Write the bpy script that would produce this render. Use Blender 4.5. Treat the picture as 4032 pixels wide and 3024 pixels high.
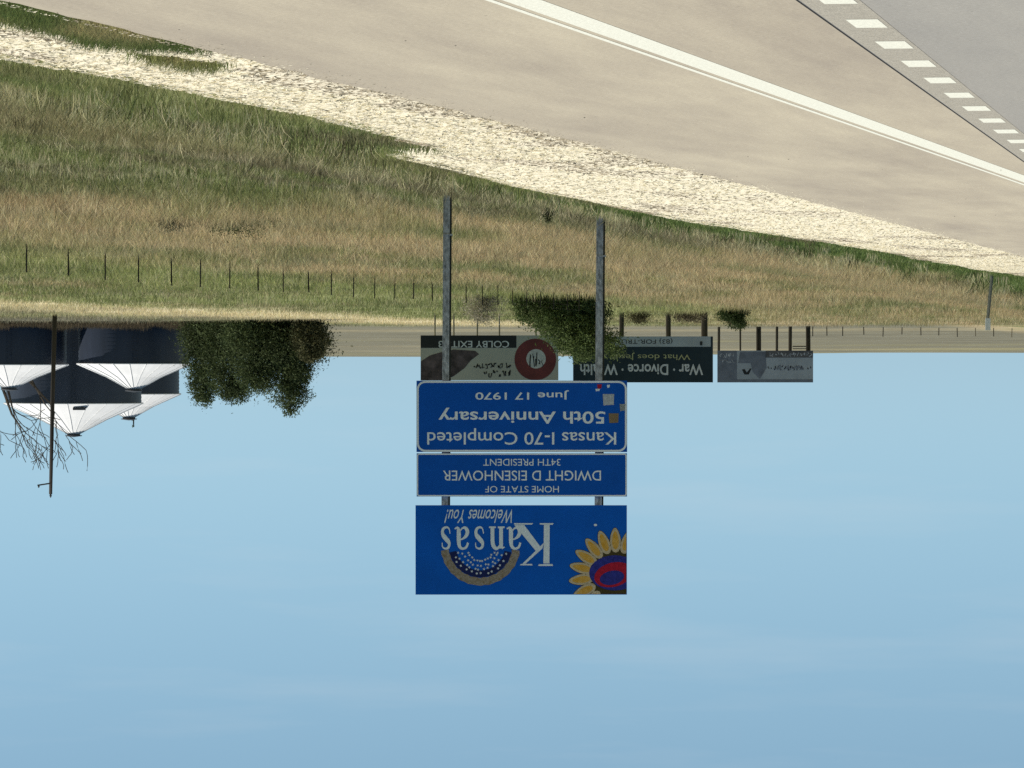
import bpy, bmesh, math, random
import numpy as np
from mathutils import Vector, Matrix

for o in list(bpy.data.objects):
    bpy.data.objects.remove(o)
scene = bpy.context.scene
col = scene.collection
random.seed(7)
rng = np.random.default_rng(11)
R = math.radians

# ------------------------------------------------------------------ camera
EYE = 1.6            # metres above the carriageway
F = 20000.0          # focal length in photograph pixels (4032 wide)
HOR = 1400.0         # row of the eye level in the photograph (which hangs upside down)
TH = math.atan(0.1543)
ST, CT = math.sin(TH), math.cos(TH)
cam = bpy.data.cameras.new('camera')
cam.sensor_width = 36.0
cam.lens = F / 4032 * 36
cam.clip_start = 0.5
cam.clip_end = 30000
cam_ob = bpy.data.objects.new('camera', cam)
col.objects.link(cam_ob)
pitch = math.atan((1512 - HOR) / F)
cam_ob.matrix_world = Matrix.Translation((0, 0, EYE)) @ Matrix.Rotation(R(90) + pitch, 4, 'X') @ Matrix.Rotation(R(180), 4, 'Z')
scene.camera = cam_ob

# ------------------------------------------------------------------ sky, sun, exposure
SUN_AZ, SUN_EL = R(77), R(52)
world = bpy.data.worlds.new('World')
scene.world = world
world.use_nodes = True
nt = world.node_tree
nt.nodes.clear()
sky = nt.nodes.new('ShaderNodeTexSky')
sky.sky_type = 'NISHITA'
sky.sun_disc = False
sky.sun_elevation = SUN_EL
sky.sun_rotation = SUN_AZ
sky.altitude = 0
sky.air_density = 0.72
sky.dust_density = 0.15
sky.ozone_density = 7.0
bg = nt.nodes.new('ShaderNodeBackground')
bg.inputs['Strength'].default_value = 0.079
wo = nt.nodes.new('ShaderNodeOutputWorld')
# slightly cyan air, and thin high wisps all over the sky
bw = nt.nodes.new('ShaderNodeRGBToBW')
nt.links.new(sky.outputs[0], bw.inputs[0])
hue = nt.nodes.new('ShaderNodeVectorMath'); hue.operation = 'SCALE'
hue.inputs[0].default_value = (.625, 1.08, 1.40)
nt.links.new(bw.outputs[0], hue.inputs['Scale'])
tintm = nt.nodes.new('ShaderNodeMix'); tintm.data_type = 'RGBA'; tintm.inputs['Factor'].default_value = .7
nt.links.new(sky.outputs[0], tintm.inputs['A']); nt.links.new(hue.outputs[0], tintm.inputs['B'])
wtc = nt.nodes.new('ShaderNodeTexCoord')
wmp = nt.nodes.new('ShaderNodeMapping'); wmp.inputs['Scale'].default_value = (9, 9, 75)
nt.links.new(wtc.outputs['Generated'], wmp.inputs['Vector'])
wno = nt.nodes.new('ShaderNodeTexNoise'); wno.inputs['Scale'].default_value = 1.6; wno.inputs['Detail'].default_value = 6
nt.links.new(wmp.outputs[0], wno.inputs['Vector'])
wmr = nt.nodes.new('ShaderNodeMapRange')
wmr.inputs['From Min'].default_value = .52; wmr.inputs['From Max'].default_value = .80
wmr.inputs['To Min'].default_value = 0; wmr.inputs['To Max'].default_value = .16
nt.links.new(wno.outputs['Fac'], wmr.inputs['Value'])
wmx = nt.nodes.new('ShaderNodeMix'); wmx.data_type = 'RGBA'
wmx.inputs['B'].default_value = (6.4, 7.0, 7.4, 1)
nt.links.new(wmr.outputs[0], wmx.inputs['Factor'])
nt.links.new(tintm.outputs['Result'], wmx.inputs['A'])
nt.links.new(wmx.outputs['Result'], bg.inputs['Color'])
nt.links.new(bg.outputs[0], wo.inputs['Surface'])
sun = bpy.data.lights.new('sun', 'SUN')
sun.energy = 4.2
sun.angle = R(0.5)
sun.color = (1.0, 0.95, 0.86)
sun_ob = bpy.data.objects.new('sun', sun)
col.objects.link(sun_ob)
sd = Vector((math.sin(SUN_AZ) * math.cos(SUN_EL), math.cos(SUN_AZ) * math.cos(SUN_EL), math.sin(SUN_EL)))
sun_ob.rotation_euler = sd.to_track_quat('Z', 'Y').to_euler()
sun_ob.location = (30, 10, 40)
scene.cycles.use_denoising = False
vs = scene.view_settings
vs.view_transform = 'Standard'
vs.look = 'None'
vs.exposure = 0.35
vs.gamma = 1.0
vs.use_curve_mapping = False

# ------------------------------------------------------------------ helpers
def srgb(r, g, b):
    return tuple(((c / 255) / 12.92 if c / 255 <= 0.04045 else ((c / 255 + 0.055) / 1.055) ** 2.4) for c in (r, g, b))

def new_mat(name):
    m = bpy.data.materials.new(name)
    m.use_nodes = True
    n = m.node_tree
    return m, n, n.nodes['Principled BSDF']

def mat(name, c, rough=0.8, metal=0.0, var=0.15, scale=3.0, stretch=(1, 1, 1), bump=0.0, bscale=20.0, c2=None, spec=0.3, trans=0):
    m, n, p = new_mat(name)
    tc = n.nodes.new('ShaderNodeTexCoord')
    mp = n.nodes.new('ShaderNodeMapping')
    mp.inputs['Scale'].default_value = stretch
    n.links.new(tc.outputs['Object'], mp.inputs['Vector'])
    no = n.nodes.new('ShaderNodeTexNoise')
    no.inputs['Scale'].default_value = scale
    no.inputs['Detail'].default_value = 6
    no.inputs['Roughness'].default_value = 0.65
    n.links.new(mp.outputs[0], no.inputs['Vector'])
    cr = n.nodes.new('ShaderNodeValToRGB')
    cr.color_ramp.elements[0].position = 0.3
    cr.color_ramp.elements[1].position = 0.7
    a = tuple(max(0, x * (1 - var)) for x in c)
    b = c2 if c2 else tuple(x * (1 + var) for x in c)
    cr.color_ramp.elements[0].color = (*a, 1)
    cr.color_ramp.elements[1].color = (*b, 1)
    n.links.new(no.outputs['Fac'], cr.inputs['Fac'])
    n.links.new(cr.outputs['Color'], p.inputs['Base Color'])
    p.inputs['Roughness'].default_value = rough
    p.inputs['Metallic'].default_value = metal
    p.inputs['Specular IOR Level'].default_value = spec
    if bump:
        nb = n.nodes.new('ShaderNodeTexNoise')
        nb.inputs['Scale'].default_value = bscale
        nb.inputs['Detail'].default_value = 4
        n.links.new(mp.outputs[0], nb.inputs['Vector'])
        bm_ = n.nodes.new('ShaderNodeBump')
        bm_.inputs['Strength'].default_value = bump
        bm_.inputs['Distance'].default_value = 0.02
        n.links.new(nb.outputs['Fac'], bm_.inputs['Height'])
        n.links.new(bm_.outputs[0], p.inputs['Normal'])
    return m

def attr_mat(name, rough=0.9, trans=0.0, nscale=None, nvar=0.25):
    m, n, p = new_mat(name)
    at = n.nodes.new('ShaderNodeAttribute')
    at.attribute_name = 'Col'
    src = at.outputs['Color']
    if nscale:
        tc = n.nodes.new('ShaderNodeTexCoord')
        no = n.nodes.new('ShaderNodeTexNoise')
        no.inputs['Scale'].default_value = nscale
        no.inputs['Detail'].default_value = 8
        no.inputs['Roughness'].default_value = 0.7
        n.links.new(tc.outputs['Object'], no.inputs['Vector'])
        mr = n.nodes.new('ShaderNodeMapRange')
        mr.inputs['From Min'].default_value = 0.3
        mr.inputs['From Max'].default_value = 0.7
        mr.inputs['To Min'].default_value = 1 - nvar
        mr.inputs['To Max'].default_value = 1 + nvar
        n.links.new(no.outputs['Fac'], mr.inputs['Value'])
        mx = n.nodes.new('ShaderNodeVectorMath')
        mx.operation = 'SCALE'
        n.links.new(src, mx.inputs[0])
        n.links.new(mr.outputs[0], mx.inputs['Scale'])
        src = mx.outputs[0]
    n.links.new(src, p.inputs['Base Color'])
    p.inputs['Roughness'].default_value = rough
    p.inputs['Specular IOR Level'].default_value = 0.15
    if trans:
        tr = n.nodes.new('ShaderNodeBsdfTranslucent')
        n.links.new(src, tr.inputs['Color'])
        ms = n.nodes.new('ShaderNodeMixShader')
        ms.inputs['Fac'].default_value = trans
        n.links.new(p.outputs[0], ms.inputs[1])
        n.links.new(tr.outputs[0], ms.inputs[2])
        n.links.new(ms.outputs[0], n.nodes['Material Output'].inputs['Surface'])
    return m

def tag(o, label=None, cat=None, group=None, kind=None):
    if label: o['label'] = label
    if cat: o['category'] = cat
    if group: o['group'] = group
    if kind: o['kind'] = kind
    return o

def empty(name, loc):
    o = bpy.data.objects.new(name, None)
    o.location = loc
    o.empty_display_size = 0.3
    col.objects.link(o)
    return o

def link_mesh(name, me, m, parent=None):
    """mesh data is in world coordinates; a parent Empty sits at its own base"""
    o = bpy.data.objects.new(name, me)
    if m is not None:
        me.materials.append(m)
    col.objects.link(o)
    if parent is not None:
        o.parent = parent
        # parts that are meshes carry world coordinates themselves; only an Empty has an offset
        off = parent.location if parent.type == 'EMPTY' else Vector((0, 0, 0))
        o.matrix_parent_inverse = Matrix.Translation(-off)
    return o

class MB:
    def __init__(s):
        s.v = []; s.f = []
    def poly(s, pts):
        b = len(s.v); s.v += [tuple(p) for p in pts]; s.f.append(tuple(range(b, b + len(pts)))); return s
    def box(s, x0, x1, y0, y1, z0, z1):
        b = len(s.v)
        s.v += [(x, y, z) for z in (z0, z1) for y in (y0, y1) for x in (x0, x1)]
        for f in ((0, 2, 3, 1), (4, 5, 7, 6), (0, 1, 5, 4), (2, 6, 7, 3), (0, 4, 6, 2), (1, 3, 7, 5)):
            s.f.append(tuple(b + i for i in f))
        return s
    def tube(s, pts, rad, n=6, cap=True):
        pts = [Vector(p) for p in pts]
        if not hasattr(rad, '__len__'): rad = [rad] * len(pts)
        rings = []
        for i, p in enumerate(pts):
            d = (pts[min(i + 1, len(pts) - 1)] - pts[max(i - 1, 0)])
            if d.length < 1e-9: d = Vector((0, 0, 1))
            d.normalize()
            u = d.orthogonal().normalized() if abs(d.z) < 0.95 else d.cross(Vector((0, 1, 0))).normalized()
            w = d.cross(u)
            b = len(s.v)
            for k in range(n):
                a = 2 * math.pi * k / n
                s.v.append(tuple(p + (u * math.cos(a) + w * math.sin(a)) * rad[i]))
            rings.append(b)
        for a, b in zip(rings, rings[1:]):
            for k in range(n):
                s.f.append((a + k, a + (k + 1) % n, b + (k + 1) % n, b + k))
        if cap:
            s.f.append(tuple(rings[0] + k for k in reversed(range(n))))
            s.f.append(tuple(rings[-1] + k for k in range(n)))
        return s
    def lathe(s, cx, cy, prof, n=48):
        rings = []
        for r, z in prof:
            b = len(s.v)
            for k in range(n):
                a = 2 * math.pi * k / n
                s.v.append((cx + r * math.cos(a), cy + r * math.sin(a), z))
            rings.append(b)
        for a, b in zip(rings, rings[1:]):
            for k in range(n):
                s.f.append((a + k, a + (k + 1) % n, b + (k + 1) % n, b + k))
        return s
    def build(s, name, m, parent=None, smooth=False):
        me = bpy.data.meshes.new(name)
        me.from_pydata(s.v, [], s.f)
        me.update()
        if smooth:
            me.polygons.foreach_set('use_smooth', [True] * len(me.polygons))
        return link_mesh(name, me, m, parent)

def tri_mesh(name, V, C, m, parent=None):
    """V: (N,3,3) separate triangles, C: (N,3) colour per triangle"""
    N = len(V)
    me = bpy.data.meshes.new(name)
    me.vertices.add(N * 3)
    me.vertices.foreach_set('co', np.ascontiguousarray(V, dtype=np.float32).ravel())
    me.loops.add(N * 3)
    me.loops.foreach_set('vertex_index', np.arange(N * 3, dtype=np.int32))
    me.polygons.add(N)
    me.polygons.foreach_set('loop_start', np.arange(0, N * 3, 3, dtype=np.int32))
    me.update(calc_edges=True)
    at = me.attributes.new('Col', 'FLOAT_COLOR', 'POINT')
    c4 = np.ones((N * 3, 4), dtype=np.float32)
    c4[:, :3] = np.repeat(C, 3, axis=0)
    at.data.foreach_set('color', c4.ravel())
    return link_mesh(name, me, m, parent)

# photograph pixel -> point at a chosen distance
def pt(X, Y, y):
    return Vector(((2016 - X) / F * y, y, EYE + (Y - HOR) / F * y))
def to_sl(x, y):
    return y * CT - x * ST, x * CT + y * ST
def to_xy(s, l):
    return l * CT - s * ST, s * CT + l * ST

# value noise
_tab = rng.random((256, 256))
def vnoise(x, y):
    x = np.asarray(x, float); y = np.asarray(y, float)
    xi = np.floor(x).astype(int); yi = np.floor(y).astype(int)
    fx = x - xi; fy = y - yi
    fx = fx * fx * (3 - 2 * fx); fy = fy * fy * (3 - 2 * fy)
    a = _tab[xi & 255, yi & 255]; b = _tab[(xi + 1) & 255, yi & 255]
    c = _tab[xi & 255, (yi + 1) & 255]; d = _tab[(xi + 1) & 255, (yi + 1) & 255]
    return (a * (1 - fx) + b * fx) * (1 - fy) + (c * (1 - fx) + d * fx) * fy
def fbm(x, y, o=4):
    t = 0; a = 0.5; n = 0
    for i in range(o):
        t = t + a * vnoise(x * 2 ** i + 17 * i, y * 2 ** i + 31 * i); n += a; a *= 0.55
    return t / n
def sstep(x, a, b):
    t = np.clip((x - a) / (b - a), 0, 1)
    return t * t * (3 - 2 * t)

# ------------------------------------------------------------------ the lie of the land
ES = [-60, 22, 35, 83, 140, 6000]; EL = [7.6, 5.77, 5.37, 4.36, 4.1, 4.1]
GS = [-60, 20, 29, 35, 39.5, 42, 44, 47, 52, 57, 66, 80, 105, 150, 6000]
GL = [9.3, 7.9, 7.45, 7.1, 6.9, 7.15, 7.9, 8.1, 8.3, 8.55, 8.05, 6.95, 5.65, 5.1, 5.1]
def pave_edge(s): return np.interp(s, ES, EL)
def gravel_edge(s):
    return np.interp(s, GS, GL) + 0.35 * (fbm(np.asarray(s) * 0.35, 3.3, 3) - 0.5) * 2
PL = [-4000, -60, -14, -6.5, 4, 6, 8, 10, 13.3, 18, 23, 37, 63, 100, 200, 4000]
PZ = [-1.6, -1.6, -0.9, -0.06, -0.06, -0.09, -0.23, -0.57, -1.15, -1.66, -1.92, -1.95, -1.75, -1.70, -1.6, -1.6]
def ground_z(x, y):
    x = np.asarray(x, float); y = np.asarray(y, float)
    s, l = to_sl(x, y)
    z = np.interp(l, PL, PZ)
    rough = sstep(l, 9, 16) + sstep(-l, 8, 16)
    z = z + rough * (fbm(s * 0.06, l * 0.12, 3) - 0.5) * 0.22
    d = sstep(y, 560, 3000)
    z = z + d * (2.6 + np.where(np.abs(l) < 12, 0, 1.0) * (fbm(x * 0.0011 + 5, y * 0.0007, 3) - 0.42) * 5.0 + np.clip(-x, 0, 500) * -0.0095)
    return z
def gz(x, y): return float(ground_z(x, y))

LUSH = np.array([.122, .162, .055]); GREEN = np.array([.158, .176, .070]); OLIVE = np.array([.265, .245, .118])
DRY = np.array([.44, .40, .25]); BROWN = np.array([.375, .305, .178]); DARK = np.array([.130, .118, .068])
TAN = np.array([.54, .47, .29]); FIELD = np.array([.165, .155, .108])
def lerp(a, b, t): return a * (1 - t[:, None]) + b * t[:, None]
def ground_col(x, y):
    x = np.asarray(x, float).ravel(); y = np.asarray(y, float).ravel()
    s, l = to_sl(x, y)
    e = l - gravel_edge(s)
    n1 = fbm(s * 0.05, l * 0.30, 4); n2 = fbm(s * 0.16 + 40, l * 0.7, 4); n3 = fbm(x * 0.05 + 9, y * 0.05, 4)
    N = len(x)
    # near, mown side of the ditch
    c = np.tile(LUSH, (N, 1))
    w = (n2 - 0.5) * 2.6
    c = lerp(c, DRY * 0.8, sstep(e + w, 2.4, 3.4) * 0.75)
    c = lerp(c, DARK * 1.25, sstep(e + w, 4.4, 5.8))
    c = lerp(c, GREEN, sstep(e + w * 1.3, 8.0, 10.0))
    c = lerp(c, OLIVE, sstep(n3, 0.52, 0.68) * 0.5)
    c = lerp(c, DARK * 1.2, sstep(fbm(s * .22 + 90, l * .5, 3), .54, .68) * .8)
    # tall brown grass further on
    b = sstep(y + (n2 - .5) * 14, 98, 110) * sstep(e + w * .7, 1.2, 3.0)
    br = np.tile(BROWN, (N, 1))
    br = lerp(br, OLIVE, sstep(n1, 0.46, 0.62))
    br = lerp(br, GREEN, sstep(n1 + (n3 - .5) * .3, 0.53, 0.68) * 0.85)
    br = lerp(br, DARK * 1.9, sstep(fbm(s * .09 + 21, l * .45 + 3, 3), .56, .70) * .6)
    br = lerp(br, DRY * 0.85, sstep(n2, 0.60, 0.78) * 0.5)
    c = lerp(c, br, b)
    # pasture beyond the fence
    p = sstep(l + (n1 - .5) * 8, 34, 41) * sstep(x + (n3 - .5) * 30, -30, -6)
    pa = lerp(np.tile(OLIVE * np.array([.92, 1.06, .9]), (N, 1)), GREEN, sstep(n1, 0.42, 0.6))
    pa = lerp(pa, BROWN, sstep(n1, .6, .72) * .6)
    c = lerp(c, pa, p)
    t = sstep(l + (n1 - .5) * 10, 70, 77) * sstep(-(l + (n2 - .5) * 10), -98, -88)
    c = lerp(c, np.tile(TAN, (N, 1)), t * (0.35 + 0.65 * sstep(x, -25, 0)))
    f = sstep(l + (n1 - .5) * 34 + (fbm(x * .03, y * .01 + 5, 3) - .5) * 40, 86, 112)
    f = np.maximum(f, sstep(y, 520, 600) * sstep(l, 36, 44))
    fi = lerp(np.tile(FIELD, (N, 1)), TAN * 0.55, sstep(fbm(x * .004, y * .012, 3), .55, .75) * .6)
    fi = lerp(fi, OLIVE, sstep(fbm(x * .006 + 70, y * .01, 3), .55, .7) * .5)
    c = lerp(c, fi, f)
    return c

sv = np.concatenate([np.arange(-60, 20, 8), np.arange(20, 130, 1.0), np.arange(130, 260, 2.5), np.arange(260, 700, 8), np.geomspace(700, 9000, 34)])
lv = np.concatenate([-np.geomspace(3500, 10, 22), np.arange(-8, 4, 3), np.arange(4, 13, 0.3), np.arange(13, 45, 0.8), np.arange(45, 130, 2.5), np.geomspace(130, 4000, 28)])
S, L = np.meshgrid(sv, lv, indexing='ij')
GX, GY = to_xy(S, L)
GZ = ground_z(GX, GY)
ni, nj = S.shape
me = bpy.data.meshes.new('ground')
idx = np.arange(ni * nj).reshape(ni, nj)
quads = np.stack([idx[:-1, :-1], idx[:-1, 1:], idx[1:, 1:], idx[1:, :-1]], -1).reshape(-1, 4)[:, ::-1]
verts = np.stack([GX, GY, GZ], -1).reshape(-1, 3)
me.vertices.add(len(verts)); me.vertices.foreach_set('co', verts.astype(np.float32).ravel())
me.loops.add(quads.size); me.loops.foreach_set('vertex_index', np.ascontiguousarray(quads).astype(np.int32).ravel())
me.polygons.add(len(quads)); me.polygons.foreach_set('loop_start', np.arange(0, quads.size, 4, dtype=np.int32))
me.update(calc_edges=True)
gc = np.ones((len(verts), 4), dtype=np.float32)
gc[:, :3] = ground_col(verts[:, 0], verts[:, 1])
at = me.attributes.new('Col', 'FLOAT_COLOR', 'POINT'); at.data.foreach_set('color', gc.ravel())
me.polygons.foreach_set('use_smooth', [True] * len(me.polygons))
M_soil = attr_mat('soil and turf', 1.0, 0, 1.2, 0.35)
_n = M_soil.node_tree; _p = _n.nodes['Principled BSDF']; _src = _p.inputs['Base Color'].links[0].from_socket
_tc = _n.nodes.new('ShaderNodeTexCoord'); _no = _n.nodes.new('ShaderNodeTexNoise'); _no.inputs['Scale'].default_value = .035; _no.inputs['Detail'].default_value = 9; _no.inputs['Roughness'].default_value = .75
_n.links.new(_tc.outputs['Object'], _no.inputs['Vector'])
_mr = _n.nodes.new('ShaderNodeMapRange'); _mr.inputs['From Min'].default_value = .3; _mr.inputs['From Max'].default_value = .7; _mr.inputs['To Min'].default_value = .68; _mr.inputs['To Max'].default_value = 1.32
_n.links.new(_no.outputs['Fac'], _mr.inputs['Value'])
_mx = _n.nodes.new('ShaderNodeVectorMath'); _mx.operation = 'SCALE'
_n.links.new(_src, _mx.inputs[0]); _n.links.new(_mr.outputs[0], _mx.inputs['Scale']); _n.links.new(_mx.outputs[0], _p.inputs['Base Color'])
ground = link_mesh('ground', me, M_soil)
tag(ground, kind='structure')

# ------------------------------------------------------------------ carriageway, shoulder, paint
def concrete(name, base, streak, tine=False):
    m, n, p = new_mat(name)
    tc = n.nodes.new('ShaderNodeTexCoord')
    mp = n.nodes.new('ShaderNodeMapping'); mp.inputs['Rotation'].default_value = (0, 0, -TH)
    n.links.new(tc.outputs['Object'], mp.inputs['Vector'])
    st = n.nodes.new('ShaderNodeMapping'); st.inputs['Scale'].default_value = (0.9, 0.12, 1)
    n.links.new(mp.outputs[0], st.inputs['Vector'])
    n1 = n.nodes.new('ShaderNodeTexNoise'); n1.inputs['Scale'].default_value = 1.1; n1.inputs['Detail'].default_value = 9; n1.inputs['Roughness'].default_value = .68
    n.links.new(st.outputs[0], n1.inputs['Vector'])
    n2 = n.nodes.new('ShaderNodeTexNoise'); n2.inputs['Scale'].default_value = 34; n2.inputs['Detail'].default_value = 6; n2.inputs['Roughness'].default_value = .8
    n.links.new(mp.outputs[0], n2.inputs['Vector'])
    r1 = n.nodes.new('ShaderNodeValToRGB')
    r1.color_ramp.elements[0].position = .32; r1.color_ramp.elements[0].color = (*base, 1)
    r1.color_ramp.elements[1].position = .72; r1.color_ramp.elements[1].color = (*streak, 1)
    n.links.new(n1.outputs['Fac'], r1.inputs['Fac'])
    mr = n.nodes.new('ShaderNodeMapRange'); mr.inputs['From Min'].default_value = .25; mr.inputs['From Max'].default_value = .75
    mr.inputs['To Min'].default_value = .72; mr.inputs['To Max'].default_value = 1.24
    n.links.new(n2.outputs['Fac'], mr.inputs['Value'])
    mx = n.nodes.new('ShaderNodeVectorMath'); mx.operation = 'SCALE'
    n.links.new(r1.outputs['Color'], mx.inputs[0]); n.links.new(mr.outputs[0], mx.inputs['Scale'])
    # fine dark specks and stains
    n3 = n.nodes.new('ShaderNodeTexVoronoi'); n3.inputs['Scale'].default_value = 3.1
    n.links.new(mp.outputs[0], n3.inputs['Vector'])
    r3 = n.nodes.new('ShaderNodeValToRGB')
    r3.color_ramp.elements[0].position = .012; r3.color_ramp.elements[0].color = (.25, .24, .22, 1)
    r3.color_ramp.elements[1].position = .03; r3.color_ramp.elements[1].color = (1, 1, 1, 1)
    n.links.new(n3.outputs['Distance'], r3.inputs['Fac'])
    m2 = n.nodes.new('ShaderNodeVectorMath'); m2.operation = 'MULTIPLY'
    n.links.new(mx.outputs[0], m2.inputs[0]); n.links.new(r3.outputs['Color'], m2.inputs[1])
    n.links.new(m2.outputs[0], p.inputs['Base Color'])
    p.inputs['Roughness'].default_value = .9; p.inputs['Specular IOR Level'].default_value = .2
    b1 = n.nodes.new('ShaderNodeBump'); b1.inputs['Strength'].default_value = .25; b1.inputs['Distance'].default_value = .004
    n.links.new(n2.outputs['Fac'], b1.inputs['Height'])
    out = b1
    if tine:
        wv = n.nodes.new('ShaderNodeTexWave'); wv.bands_direction = 'Y'; wv.inputs['Scale'].default_value = 1.7
        wv.inputs['Distortion'].default_value = .6; wv.inputs['Detail'].default_value = 2
        n.links.new(mp.outputs[0], wv.inputs['Vector'])
        b2 = n.nodes.new('ShaderNodeBump'); b2.inputs['Strength'].default_value = .6; b2.inputs['Distance'].default_value = .006
        n.links.new(wv.outputs['Fac'], b2.inputs['Height']); n.links.new(b1.outputs[0], b2.inputs['Normal'])
        out = b2
    n.links.new(out.outputs[0], p.inputs['Normal'])
    return m

M_lane = concrete('tined grey concrete', (.265, .255, .235), (.335, .32, .285), True)
M_shld = concrete('beige shoulder concrete', (.335, .292, .232), (.50, .445, .335))
M_seal = mat('joint sealant', (.035, .033, .03), .7)
M_paint = mat('white road paint', (.72, .715, .61), .7, var=.16, scale=34, c2=(.80, .795, .68), bump=.2, bscale=60)
M_grind = mat('ground off concrete', (.345, .32, .265), .9, var=.2, scale=18, bump=.5, bscale=70)

def strip(name, s_list, l0, l1, z0, m, parent=None, thick=None):
    mb = MB()
    V = []
    for s in s_list:
        for f in (l0, l1):
            l = f(s) if callable(f) else f
            x, y = to_xy(s, l); V.append((x, y, z0))
    mb.v = V
    k = len(s_list)
    for i in range(k - 1):
        mb.f.append((2 * i, 2 * i + 1, 2 * i + 3, 2 * i + 2))
    if thick:
        b = len(mb.v)
        mb.v += [(x, y, z - thick) for x, y, z in V]
        for i in range(k - 1):
            mb.f.append((2 * i, 2 * i + 2, b + 2 * i + 2, b + 2 * i))
            mb.f.append((2 * i + 3, 2 * i + 1, b + 2 * i + 1, b + 2 * i + 3))
        mb.f.append((1, 0, b, b + 1)); mb.f.append((2 * k - 2, 2 * k - 1, b + 2 * k - 1, b + 2 * k - 2))
    return mb.build(name, m, parent)

far_s = [float(v) for v in np.concatenate([np.arange(-40, 18, 2.0), np.arange(18, 70, .3), np.arange(70, 160, 1.0), np.geomspace(160, 560, 20)])]
road = tag(strip('road', far_s, -5.4, 2.213, 0, M_lane, None, .25), kind='structure')
shoulder = tag(strip('shoulder', far_s, 2.227, lambda s: float(pave_edge(s)) + 0.10 * (fbm(s * 2.3, 8.1, 3) - .5), 0, M_shld, None, .25), kind='structure')
strip('joint_sealant', far_s, 2.2135, 2.2265, -.003, M_seal, road, .02)
strip('ground_off_band', [-20, 56], 1.94, 2.207, .0012, M_grind, road)
for k in range(-12, 18):
    s0 = 24.12 + 1.70 * k
    o = strip('lane_dash', [s0, s0 + .62], 1.965, 2.118, .0024, M_paint, road)
tap = lambda off: (lambda s: float(np.interp(s, [-60, 22.8, 46.3, 56, 900], [7.0, 3.43, 2.425, 2.03, 2.03])) + off)
ps = [float(v) for v in np.concatenate([np.arange(-20, 62, 1.0), np.arange(62, 300, 6)])]
strip('edge_line', ps, tap(-.085), tap(.09), .0012, M_paint, shoulder)
strip('edge_line', ps, tap(.13), tap(.165), .0012, M_paint, shoulder)
strip('lane_line', ps, -1.66 - .06, -1.66 + .06, .0012, M_paint, road)

# gravel verge
M_grav = mat('pale limestone gravel', (.76, .695, .535), .95, var=.12, scale=5, bump=.3, bscale=45)
gs = np.concatenate([np.arange(-20, 20, 2.0), np.arange(20, 130, .35), np.arange(130, 320, 4)])
mb = MB(); nc = 10
for s in gs:
    a = float(pave_edge(s)) - .03; b = float(gravel_edge(s)) + .3 * float(fbm(s * 1.9, 1.1, 2) - .5)
    for j in range(nc + 1):
        l = a + (b - a) * j / nc
        x, y = to_xy(s, l)
        mb.v.append((x, y, gz(x, y) + .03 + .018 * float(vnoise(s * 5.1, l * 5.1)) - (.05 if j == nc else 0)))
for i in range(len(gs) - 1):
    for j in range(nc):
        a = i * (nc + 1) + j
        mb.f.append((a, a + 1, a + nc + 2, a + nc + 1))
tag(mb.build('gravel_verge', M_grav), kind='structure')

# ------------------------------------------------------------------ grass, straw, stones
M_grass = attr_mat('grass blades', .85, .5)
M_straw = attr_mat('straw and stones', .9, .0)

def in_view(x, y, m=1.35, pad=2.5):
    return np.abs(x) < 0.1008 * y * m + pad

def blades(x, y, h, w, c, per, rad, lean=.45, segs=2, zoff=0.0):
    """per blades round each of the given roots"""
    n = len(x)
    X = np.repeat(x, per); Y = np.repeat(y, per); H = np.repeat(h, per) * rng.uniform(.55, 1.15, n * per)
    W = np.repeat(w, per) * rng.uniform(.6, 1.3, n * per)
    Rd = np.repeat(rad, per)
    C = np.repeat(c, per, axis=0) * rng.uniform(.62, 1.32, (n * per, 1)) * rng.uniform(.94, 1.06, (n * per, 3))
    a = rng.uniform(0, 2 * np.pi, n * per); r = np.sqrt(rng.random(n * per)) * Rd
    X = X + r * np.cos(a); Y = Y + r * np.sin(a)
    Z = ground_z(X, Y) - .02 + zoff
    f = rng.uniform(0, 2 * np.pi, n * per)
    ux, uy = np.cos(f), np.sin(f)
    g = rng.uniform(0, 2 * np.pi, n * per); ll = rng.uniform(.1, 1, n * per) * lean * H
    lx, ly = np.cos(g) * ll + .12 * H, np.sin(g) * ll
    B0 = np.stack([X - ux * W / 2, Y - uy * W / 2, Z], -1); B1 = np.stack([X + ux * W / 2, Y + uy * W / 2, Z], -1)
    T = np.stack([X + lx, Y + ly, Z + H], -1)
    if segs == 1:
        return np.stack([B0, B1, T], 1), C
    mx, my = X + lx * .32, Y + ly * .32
    M0 = np.stack([mx - ux * W * .42, my - uy * W * .42, Z + H * .58], -1); M1 = np.stack([mx + ux * W * .42, my + uy * W * .42, Z + H * .58], -1)
    V = np.concatenate([np.stack([B0, B1, M1], 1), np.stack([B0, M1, M0], 1), np.stack([M0, M1, T], 1)])
    return V, np.concatenate([C, C, C])

def sample(n, y0, y1, power):
    u = rng.random(n)
    k = 1 - power
    y = (y0 ** k + u * (y1 ** k - y0 ** k)) ** (1 / k)
    x = rng.uniform(-1, 1, n) * (0.1008 * y * 1.35 + 2.5)
    return x, y

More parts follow.
